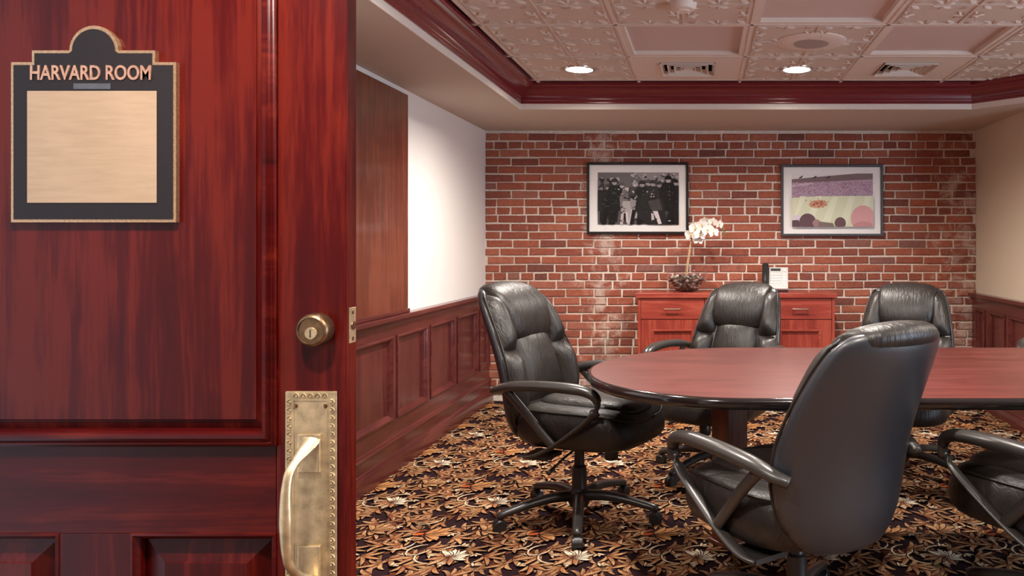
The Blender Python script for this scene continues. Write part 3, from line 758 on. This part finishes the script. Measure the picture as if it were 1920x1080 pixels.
    # front cushions of the back
    def pillow(name, ya, yb, z0_, z1_, bulge, pz=3, py=2.6, nz=12, ny=8):
        v = []; f = []
        for side in (0, 1):
            for i in range(nz+1):
                tz = i/nz; z = z0_+(z1_-z0_)*tz; xc, w_, th = bk(z)
                for j in range(ny+1):
                    s = j/ny; y = ya(z)+(yb(z)-ya(z))*s
                    bl = bulge*(1-abs(2*s-1)**py)*(1-abs(2*tz-1)**pz)
                    q = th*(1-min(1, abs(y)/w_)**3)*.9+WRAP*(y/.26)**2
                    fx = q+(bl+.004 if side == 0 else -.012)
                    v.append((xc+fx*.95, y, z+fx*.30))
        m_ = (nz+1)*(ny+1)
        for i in range(nz):
            for j in range(ny):
                a = i*(ny+1)+j; f.append((a, a+1, a+ny+2, a+ny+1)); f.append((m_+a, m_+a+ny+1, m_+a+ny+2, m_+a+1))
        edge = [j for j in range(ny+1)]+[i*(ny+1)+ny for i in range(1, nz+1)]+[nz*(ny+1)+j for j in range(ny-1, -1, -1)]+[i*(ny+1) for i in range(nz-1, 0, -1)]
        for k in range(len(edge)):
            a, b = edge[k], edge[(k+1) % len(edge)]; f.append((a, b, m_+b, m_+a))
        return mesh(name, v, f, 'leather', t, 180, 1)
    inner = lambda z: interp([.42, .55, .70, .85, 1.0], [.150, .150, .135, .125, .120], z)
    pillow('back_cushion', lambda z: -inner(z)+.004, lambda z: inner(z)-.004, .43, .80, .056, 5)
    for s in (-1, 1):
        for za, zb in ((.38, .705), (.690, .945)):
            pillow('side_bolster', (lambda z, s=s: s*(inner(z)-.008)), (lambda z, s=s: s*(bk(z)[1]-.004)), za, zb, .060, 5, 2.0, 10, 6)
        pth = []
        for z in np.linspace(.38, .945, 22):
            xc, w_, th = bk(z); yy = w_*.95; fx = th*.45+WRAP*(yy/.26)**2; pth.append((xc+fx*.95, s*yy, z+fx*.30))
        G().sweep(pth, .0048, n=6).build('piping', 'leather', t, 180)
    # head roll that folds over the top
    prof = [(-.446, .932), (-.476, .952), (-.474, .990), (-.425, 1.008), (-.360, .998), (-.288, .958), (-.238, .895), (-.212, .820), (-.214, .758), (-.246, .722), (-.300, .742), (-.38, .82)]
    cxp, czp = -.365, .91; rings = []
    for y, k in ((-.160, .22), (-.158, .52), (-.148, .72), (-.115, .88), (-.06, .975), (0, 1.005), (.06, .975), (.115, .88), (.148, .72), (.158, .52), (.160, .22)):
        rings.append([Vector((cxp+(a-cxp)*k+WRAP*.4*(y/.19)**2, y, czp+(b-czp)*(.30+.70*k))) for a, b in prof])
    G().loft(rings).build('headrest', 'leather', t, 180, 1)
    # arms
    for s in (-1, 1):
        pad = catmull([(-.255, s*.262, .606), (-.215, s*.285, .620), (-.14, s*.300, .640), (.0, s*.308, .652), (.12, s*.306, .652), (.20, s*.300, .645), (.245, s*.296, .628), (.262, s*.294, .600)], 4)
        pad = [p-Vector((0, 0, .036)) for p in pad]
        n = len(pad); ra = [interp([0, .15, .3, .6, .85, 1], [.020, .024, .029, .030, .026, .018], i/(n-1)) for i in range(n)]; rb = [interp([0, .3, .6, .9, 1], [.016, .021, .022, .019, .015], i/(n-1)) for i in range(n)]
        a_ = G().sweep(pad, ra, rb, (0, 0, 1), 12).build('armrest', 'arm_plastic', t, 180)
        fr = catmull([(.262, s*.294, .605), (.255, s*.292, .570), (.215, s*.288, .525), (.12, s*.282, .455), (.03, s*.276, .395), (-.06, s*.268, .350), (-.10, s*.25, .338)], 4)
        fr = [p-Vector((0, 0, .036)) for p in fr]
        n = len(fr); G().sweep(fr, [interp([0, .2, 1], [.020, .025, .022], i/(n-1)) for i in range(n)], .009, (.55, 0, .85), 10).build('arm_strut', 'arm_plastic', a_, 180)
        rr = catmull([(-.175, s*.296, .628), (-.10, s*.294, .560), (.0, s*.285, .455), (.045, s*.280, .408)], 4)
        rr = [p-Vector((0, 0, .036)) for p in rr]
        G().sweep(rr, .012, .019, (.7, 0, .7), 10).build('arm_strut', 'arm_plastic', a_, 180)
        G().box(-.115, .0, s*.20-.06, s*.20+.06, .300, .316).build('arm_bracket', 'black_plastic', a_)
    return t
GR = 'black leather office chairs around the table'
proto = make_chair(); first = [True]
def chair(x, y, face, base, label, lift=0, arm=0):
    c = proto if first[0] else copy_tree(proto)
    first[0] = False
    c.location = (x, y, 0); c.rotation_euler = (0, 0, R(face)); tag(c, label, 'chair', GR)
    for ch in c.children:
        if 'spoke' not in ch and ch.name.split('.')[0] != 'column': ch.location.z = lift
        if ch.name.startswith('armrest'): ch.location.z = lift+arm
        if 'spoke' in ch: ch.rotation_euler = (0, 0, R(base-face)+2*PI*ch['spoke']/5)
chair(-.553, 3.40, -22, -82, 'black leather office chair at the rounded left end of the table', .036, -.014)
chair(.288, 2.435, 126, 68, 'black leather office chair seen from behind, nearest the camera')
chair(.07, 4.10, -116, 10, 'black leather office chair in front of the credenza', -.012, .06)
chair(1.035, 4.10, -111, 30, 'black leather office chair by the brick wall right of the credenza', -.016, .04)
chair(1.155, 2.44, 124, 60, 'black leather chair cut off by the right picture edge, only its arm and seat showing')
chair(2.05, 4.12, -124, 20, 'black leather chair beyond the table by the right wainscot, barely in view', 0, .06)

# ------------------------------------------------------------------ credenza
CF, CB = 5.50, 5.928; cxl, cxr = px(1191.5, 0, CF).x, px(1570, 0, CF).x; cz = .858
cr = empty('credenza', ((cxl+cxr)/2, CB, 0), 0, 'red cherry wood credenza against the brick wall', 'cabinet')
hw = (cxr-cxl)/2; dep = CB-CF
G().box(-hw, hw, -dep, 0, cz-.034, cz, .003).build('top', 'credenza_wood_h', cr)
bx = hw-.016
G().box(-bx, bx, -dep+.036, -.004, .07, cz-.034).build('body', 'credenza_wood', cr)
for s in (-1, 1): G().box(min(s*bx, s*(bx-.02)), max(s*bx, s*(bx-.02)), -dep+.014, -.004, .0, cz-.034, .001).build('side_panel', 'credenza_wood', cr)
G().box(-bx+.02, bx-.02, -dep+.05, -.03, 0, .07).build('plinth', 'frame_black', cr)
cw = (2*bx-.04)/3
for k in range(3):
    a = -bx+.02+k*cw+.002; b_ = a+cw-.004
    d = G().box(a, b_, -dep+.016, -dep+.036, cz-.034-.152, cz-.038, .0015).build('drawer', 'credenza_wood_h', cr)
    g = G().sweep([((a+b_)/2-.058, -dep-.012, cz-.112), ((a+b_)/2+.058, -dep-.012, cz-.112)], .005, n=10)
    for s in (-1, 1): g.sweep([((a+b_)/2+s*.048, -dep+.017, cz-.112), ((a+b_)/2+s*.048, -dep-.012, cz-.112)], .004, n=8)
    g.build('bar_handle', 'chrome', d, 40)
    z1_ = cz-.034-.157; z0_ = .085
    fr = G().box(a, a+.078, -dep+.016, -dep+.036, z0_, z1_).box(b_-.078, b_, -dep+.016, -dep+.036, z0_, z1_).box(a+.078, b_-.078, -dep+.016, -dep+.036, z1_-.072, z1_).box(a+.078, b_-.078, -dep+.016, -dep+.036, z0_, z0_+.072)
    d = fr.build('cabinet_door', 'credenza_wood', cr)
    G().box(a+.07, b_-.07, -dep+.027, -dep+.034, z0_+.06, z1_-.06).build('door_panel', 'credenza_wood', d)
    g = sweep_poly([(a+.078, z0_+.072), (b_-.078, z0_+.072), (b_-.078, z1_-.072), (a+.078, z1_-.072)], [(-.004, -dep+.016), (-.003, -dep+.010), (.006, -dep+.009), (.014, -dep+.015), (.020, -dep+.027), (0, -dep+.027)])
    g.v = [Vector((p.x, p.z, p.y)) for p in g.v]; g.build('door_moulding', 'credenza_wood_h', d, 35)

# ------------------------------------------------------------------ framed photographs
def picture(name, x0, x1, y0, y1, ix0, ix1, iy0, iy1, fmat, label, draw):
    D = YB-.006
    a, b_ = px(x0, y1, D), px(x1, y0, D); t = empty(name, ((a.x+b_.x)/2, D, a.z), 0, label, 'picture', 'framed photographs on the brick wall')
    hw_ = (b_.x-a.x)/2; hh = b_.z-a.z; fw = .019
    sweep_poly([(-hw_, 0), (hw_, 0), (hw_, hh), (-hw_, hh)], [(0, 0), (0, -.026), (.003, -.028), (fw-.004, -.028), (fw, -.024), (fw, 0)])
    g = sweep_poly([(-hw_, 0), (hw_, 0), (hw_, hh), (-hw_, hh)], [(0, 0), (0, -.026), (.003, -.028), (fw-.004, -.028), (fw, -.024), (fw, 0)])
    g.v = [Vector((p.x, p.z, p.y)) for p in g.v]; g.build('frame', fmat, t, 30)
    G().box(-hw_+fw-.004, hw_-fw+.004, -.012, -.004, fw-.004, hh-fw+.004).build('mat', 'mat_board', t)
    fx = Flat(); sx = 2*hw_/(x1-x0); sz = hh/(y1-y0)
    def mp(u, v, h): return (-hw_+(ix0-x0+u*(ix1-ix0))*sx, -.0125-h, hh-(iy0-y0+v*(iy1-iy0))*sz)
    draw(fx, mp); fx.build('print', 'print', t)
def ell(cx, cy, rx, ry, n=14, rot=0):
    return [(cx+rx*math.cos(2*PI*k/n)*math.cos(rot)-ry*math.sin(2*PI*k/n)*math.sin(rot), cy+rx*math.cos(2*PI*k/n)*math.sin(rot)+ry*math.sin(2*PI*k/n)*math.cos(rot)) for k in range(n)]
def g_(v): return lin(v, v*.95, v*.95)
def clampp(p): return [(min(.999, max(.001, a)), min(.999, max(.001, b))) for a, b in p]
def crowd(f, mp):
    rnd = random.Random(3); P = lambda pts, c: f.poly(clampp(pts), c, mp)
    P([(0, 0), (1, 0), (1, 1), (0, 1)], g_(96)); P([(0, 0), (.45, 0), (.6, .25), (0, .33)], g_(112)); P([(.45, 0), (1, 0), (1, .3), (.6, .22)], g_(150))
    P([(0, .82), (1, .78), (1, 1), (0, 1)], g_(92))
    for k in range(60): P(ell(rnd.uniform(.42, 1), rnd.uniform(.03, .25), .018, .022, 8), g_(rnd.choice([60, 90, 150, 190, 205])))
    for k in range(40): P(ell(rnd.uniform(0, .3), rnd.uniform(.12, .34), .02, .03, 8), g_(rnd.choice([45, 70, 120, 185])))
    def person(x, y, h, lean, coat, face, hat=None, skirt=None, legs=30):
        P([(x-.02*h+lean*.2, y+.62*h), (x+.07*h+lean*.2, y+.62*h), (x+.06*h+lean*.5, y+h), (x-.01*h+lean*.5, y+h)], g_(legs))
        P([(x-.10*h+lean*.3, y+.6*h), (x-.05*h+lean*.2, y+.6*h), (x-.08*h+lean*.4, y+h), (x-.13*h+lean*.4, y+h)], g_(legs))
        P([(x-.07*h, y+.11*h), (x+.07*h, y+.11*h), (x+.12*h, y+.3*h), (x+.10*h+lean*.2, y+.68*h), (x-.11*h+lean*.2, y+.68*h), (x-.12*h, y+.3*h)], g_(coat))
        if skirt: P([(x-.07*h+lean*.1, y+.42*h), (x+.06*h+lean*.1, y+.42*h), (x+.10*h+lean*.2, y+.70*h), (x-.10*h+lean*.2, y+.70*h)], g_(skirt))
        P(ell(x, y+.055*h, .036*h, .058*h, 12), g_(face))
        if hat: P([(x-.055*h, y+.045*h), (x-.04*h, y-.02*h), (x, y-.05*h), (x+.04*h, y-.02*h), (x+.055*h, y+.045*h)], g_(hat))
        for k in range(4): P(ell(x+.012+.003*k, y+.2*h+.09*h*k, .004, .006, 6), g_(200))
    for a in ((.05, .26, .7, -.03, 40, 150, 60), (.13, .25, .75, .03, 34, 165, 70), (.30, .22, .72, 0, 50, 190, 90), (.63, .17, .8, .02, 55, 175, 80), (.76, .2, .8, .03, 46, 160, 60), (.95, .16, .84, 0, 34, 170, 30)): person(*a)
    person(.21, .15, .85, -.10, 24, 170, 40, None, 22); person(.36, .26, .74, .03, 120, 205, 110, 190, 190); person(.46, .20, .70, -.04, 75, 196, 168, 150, 170)
    person(.55, .19, .82, -.12, 26, 175, 40, None, 24); person(.68, .18, .80, .16, 44, 170, 55, 70, 205); person(.87, .10, .90, .02, 24, 180, 14, None, 22)
    P([(.42, .45), (.62, .44), (.80, .5), (.86, 1), (.62, 1), (.50, .86)], g_(36)); P([(.62, .55), (.76, .5), (.80, .72), (.66, .74)], g_(70)); P([(.68, .74), (.74, .74), (.79, .98), (.75, .99)], g_(210)); P([(.66, .78), (.69, .78), (.70, .9), (.665, .92)], g_(190))
    P([(.31, .55), (.40, .55), (.41, .76), (.29, .76)], g_(172)); P([(.345, .76), (.375, .76), (.38, .95), (.355, .96)], g_(205)); P([(.43, .52), (.48, .54), (.46, .72), (.41, .70)], g_(150))
    for k in range(90):
        x, y = rnd.uniform(.02, .97), rnd.uniform(.3, .8); a0 = rnd.uniform(0, 3.1)
        P(ell(x, y, rnd.uniform(.012, .035), rnd.uniform(.004, .010), 8, a0), g_(rnd.choice([16, 22, 30, 48, 62, 84])))
    for k in range(26): P(ell(rnd.uniform(.25, .7), rnd.uniform(.32, .5), .012, .014, 7), g_(rnd.choice([200, 185, 30, 25])))
    for k in range(10): P(ell(rnd.uniform(.02, .95), rnd.uniform(.86, .97), .018, .01, 7), g_(rnd.choice([200, 40, 60])))
def stadium(f, mp):
    rnd = random.Random(9); P = lambda pts, c: f.poly(clampp(pts), c, mp)
    P([(0, 0), (1, 0), (1, 1), (0, 1)], lin(232, 228, 226)); P([(0, .11), (.35, .06), (.8, .0), (1, 0), (1, .14), (.3, .17), (0, .19)], lin(128, 106, 108))
    for x in (.08, .25, .42): P([(x, .09), (x+.05, .04), (x+.06, .05), (x+.04, .09)], lin(70, 60, 66))
    P([(0, .18), (.3, .16), (1, .11), (1, .44), (0, .46)], lin(186, 158, 176)); P([(.25, .26), (1, .235), (1, .26), (.25, .30)], lin(190, 160, 176)); P([(0, .22), (.26, .17), (.26, .2), (0, .25)], lin(214, 196, 206))
    for k in range(420): 
        x, y = rnd.random(), rnd.uniform(.16, .44); P(ell(x, y, .006, .008, 5), lin(*rnd.choice([(206, 170, 190), (170, 130, 160), (226, 206, 214), (120, 80, 120), (180, 90, 110)])))
    P([(0, .46), (.3, .43), (1, .42), (1, 1), (0, 1)], lin(214, 216, 186))
    for k in range(5): P([(.1+.2*k, .43), (.17+.2*k, .43), (.02+.22*k, .95), (-.08+.22*k, .95)], lin(224, 226, 200))
    P(ell(.32, .575, .115, .075, 20, -.15), lin(206, 160, 128))
    for k in range(46): P(ell(.32+rnd.gauss(0, .05), .58+rnd.gauss(0, .03), .007, .009, 6), lin(*rnd.choice([(168, 50, 44), (190, 86, 70), (120, 44, 48)])))
    P(ell(.06, .84, .05, .06), lin(214, 204, 214)); P([(0, .88), (.08, .87), (.1, 1), (0, 1)], lin(96, 74, 80)); P(ell(.19, .92, .105, .17, 18), lin(104, 78, 84)); P(ell(.30, .93, .05, .07), lin(160, 128, 128))
    P([(.33, .9), (.5, .93), (.52, 1), (.32, 1)], lin(128, 110, 104)); P(ell(.59, .93, .07, .11), lin(112, 82, 86)); P(ell(.87, .85, .15, .25, 22), lin(214, 160, 160)); P(ell(.87, .98, .12, .08), lin(196, 140, 140))
picture('framed_photograph', 1101, 1291, 305, 439, 1121, 1273, 323.5, 421.5, 'frame_black', 'black framed black and white crowd photograph on the brick wall', crowd)
picture('framed_photograph', 1464, 1655, 309, 443, 1484, 1636, 325.5, 425.5, 'frame_grey', 'grey framed colour photograph of a ballpark on the brick wall', stadium)

# ------------------------------------------------------------------ bowl of pebbles, orchid, telephone
BY = 5.715; bp = px(1287.5, 545, BY); bx0, bz0 = bp.x, cz
bw = empty('glass_bowl', (bx0, BY, bz0), 0, 'clear glass bowl of river pebbles on the credenza', 'bowl')
oprof = [(.001, .0), (.050, .0), (.075, .008), (.110, .035), (.138, .072), (.152, .110), (.152, .145), (.142, .178)]
iprof = [(.139, .178), (.149, .145), (.149, .110), (.134, .074), (.106, .038), (.072, .012), (.048, .006), (.001, .006)]
G().lathe(oprof+iprof, 40, close=False).build('bowl_wall', 'clear_glass', bw, 60)
def stones():
    rnd = random.Random(4); V = []; Fq = []; Cc = []; n = 0
    bm = bmesh.new(); bmesh.ops.create_icosphere(bm, subdivisions=2, radius=1); sv = [v.co.copy() for v in bm.verts]; sf = [[v.index for v in f.verts] for f in bm.faces]; bm.free()
    pal = [(.20, .13, .10), (.10, .08, .075), (.42, .33, .27), (.28, .22, .19), (.06, .05, .05), (.5, .42, .36), (.22, .16, .12)]
    for lv, (z, rad, cnt) in enumerate([(.022, .05, 10), (.042, .085, 20), (.062, .105, 28), (.082, .12, 34), (.10, .115, 30), (.114, .07, 14)]):
        for k in range(cnt):
            a = 2*PI*k/cnt+lv*.4+rnd.uniform(-.1, .1); rr = rad*(1 if k % 2 else rnd.uniform(.25, .8))
            M = Matrix.Translation((rr*math.cos(a), rr*math.sin(a), z+rnd.uniform(-.005, .005))) @ Matrix.Rotation(rnd.uniform(0, 6), 4, 'Z') @ Matrix.Rotation(rnd.uniform(-.7, .7), 4, 'X') @ Matrix.Diagonal((rnd.uniform(.012, .018), rnd.uniform(.010, .014), rnd.uniform(.007, .010), 1))
            o = len(V); V += [M @ p for p in sv]; Fq += [[i+o for i in q] for q in sf]; c = rnd.choice(pal); s = rnd.uniform(.8, 1.2); Cc += [(c[0]*s, c[1]*s, c[2]*s, 1)]*(3*len(sf))
    me = bpy.data.meshes.new('pebbles'); me.from_pydata([tuple(p) for p in V], [], Fq); me.update(); me.polygons.foreach_set('use_smooth', [True]*len(Fq))
    a = me.color_attributes.new('Col', 'FLOAT_COLOR', 'CORNER'); a.data.foreach_set('color', [x for c in Cc for x in c]); me.materials.append(MATS['stone_mix'])
    o = bpy.data.objects.new('pebbles', me); link(o); o.location = (bx0, BY, bz0+.001); o['kind'] = 'stuff'; tag(o, 'brown and grey river pebbles filling the glass bowl', 'pebbles')
stones()
orc = empty('orchid', (bx0, BY, bz0+.06), 0, 'white orchid on a bare tan stem rising from the pebble bowl', 'plant')
def op(x, y, d=0): q = px(x, y, BY+d); return q-Vector((bx0, BY, bz0+.06))
sp = catmull([op(1287, 528), op(1289, 505), op(1293, 475), op(1297, 448), op(1303, 430, -.01), op(1316, 418, -.02), op(1332, 414, -.03), op(1348, 422, -.03), op(1358, 437, -.03)], 5)
G().sweep(sp[:17], .0055, n=8).build('stem', 'stem_tan', orc, 180)
G().sweep(sp[16:], [.005-.0028*i/len(sp[16:]) for i in range(len(sp[16:]))], n=8).build('flower_spike', 'stem_green', orc, 180)
G().sweep([op(1283, 528), op(1286, 505), op(1290, 480), op(1295, 452)], .003, n=6).build('support_stick', 'stem_tan', orc, 180)
def flower(pos, yaw, pitch, s, rnd):
    M = Matrix.Translation(pos) @ Matrix.Rotation(yaw, 4, 'Z') @ Matrix.Rotation(pitch, 4, 'X') @ Matrix.Rotation(rnd.uniform(-.3, .3), 4, 'Y')
    g = G()
    def petal(a, L, W, cup):
        rows = []
        for i in range(6):
            u = i/5; w_ = W*math.sin(PI*(.12+.8*u))**.8 if i < 5 else W*.12; r = .004+L*u
            row = []
            for j in (-1, -.5, 0, .5, 1):
                xx = j*w_; yy = -cup*(u*u)*L-.18*w_*(j*j)
                ca, sa = math.cos(a), math.sin(a); row.append(((r*ca-xx*sa)*s, (yy-.002)*s, (r*sa+xx*ca)*s))
            rows.append(row)
        v = [p for r in rows for p in r]; f = [(i*5+j, i*5+j+1, i*5+j+6, i*5+j+5) for i in range(5) for j in range(4)]
        g.add(v, f)
    for a in (PI/2, PI/2+2.2, PI/2-2.2): petal(a, .040, .013, .15)
    for a in (.25, PI-.25): petal(a, .042, .024, .10)
    fl_ = g.xf(M).build('flower', 'petal_white', orc, 180)
    h = G().lathe([(.0005, .016), (.004, .014), (.006, .007), (.004, 0)], 8, (0, -.001, -.002), 'Y').xf(M @ Matrix.Diagonal((s, s, s, 1))); h.build('lip', 'petal_heart', fl_, 180)
rnd = random.Random(12)
for (x, y, d, yw, pt_, s) in ((1296, 440, -.03, -.5, .1, 1.15), (1304, 428, -.05, -.2, .1, 1.1), (1312, 440, -.05, .3, -.1, 1.05), (1316, 421, -.06, .0, .3, 1.05), (1326, 431, -.06, .4, 0, 1.1), (1323, 414, -.02, -.3, .5, .9), (1337, 436, -.06, .5, -.1, 1.0), (1336, 416, -.04, .2, .3, .85), (1348, 421, -.05, .7, .1, .85), (1309, 452, -.02, .1, -.5, .85)):
    flower(op(x, y, d), yw, pt_, s, rnd)
for (x, y) in ((1357, 430), (1360, 438)):
    G().sweep([op(x, y-5, -.03), op(x, y, -.03), op(x+1, y+5, -.03)], [.003, .006, .001], n=8).build('bud', 'stem_green', orc, 180)

pp = px(1461, 545, 5.70)
tl = empty('desk_telephone', (pp.x-.02, 5.70, cz), R(-6), 'grey desk telephone with black handset on the credenza', 'telephone')
TM = Matrix.Translation((0, 0, .012)) @ Matrix.Rotation(R(52), 4, 'X')
G().box(-.10, .085, -.065, .085, 0, .018, .004).build('stand', 'black_plastic', tl)
G().prism([(-.05, .012), (.085, .012), (.085, .15)], -.085, .07, 'YZ').build('wedge', 'black_plastic', tl)
TM = Matrix.Translation((0, -.068, .012)) @ Matrix.Rotation(R(48), 4, 'X')
by_ = G().box(-.055, .085, .0, .205, 0, .022, .004).xf(TM).build('body', 'phone_grey', tl)
G().box(-.043, .030, .165, .190, .022, .0245, .001).xf(TM).build('display', 'phone_lcd', by_)
G().lathe([(.001, .026), (.011, .026), (.013, .0225)], 16, (.058, .175, 0)).xf(TM).build('dial_key', 'phone_key', by_)
for r_ in range(4):
    for c_ in range(3): G().box(-.040+c_*.025, -.022+c_*.025, .045+r_*.026, .061+r_*.026, .022, .027, .002).xf(TM).build('key', 'phone_key', by_)
for r_ in range(5): G().box(.042, .074, .030+r_*.023, .045+r_*.023, .022, .0255, .002).xf(TM).build('key', 'phone_key', by_)
TH = TM
path = catmull([(-.082, .0, .035), (-.082, .03, .046), (-.082, .105, .056), (-.082, .18, .046), (-.082, .215, .035)], 5)
n_ = len(path)
G().sweep(path, [interp([0, .15, .3, .7, .85, 1], [.022, .026, .018, .018, .026, .022], i/(n_-1)) for i in range(n_)], [interp([0, .15, .3, .7, .85, 1], [.018, .022, .013, .013, .022, .018], i/(n_-1)) for i in range(n_)], (0, 0, 1), 12).xf(TH).build('handset', 'black_plastic', tl, 60)
G().box(-.106, -.056, .0, .205, 0, .02, .004).xf(TM).build('cradle', 'black_plastic', tl)
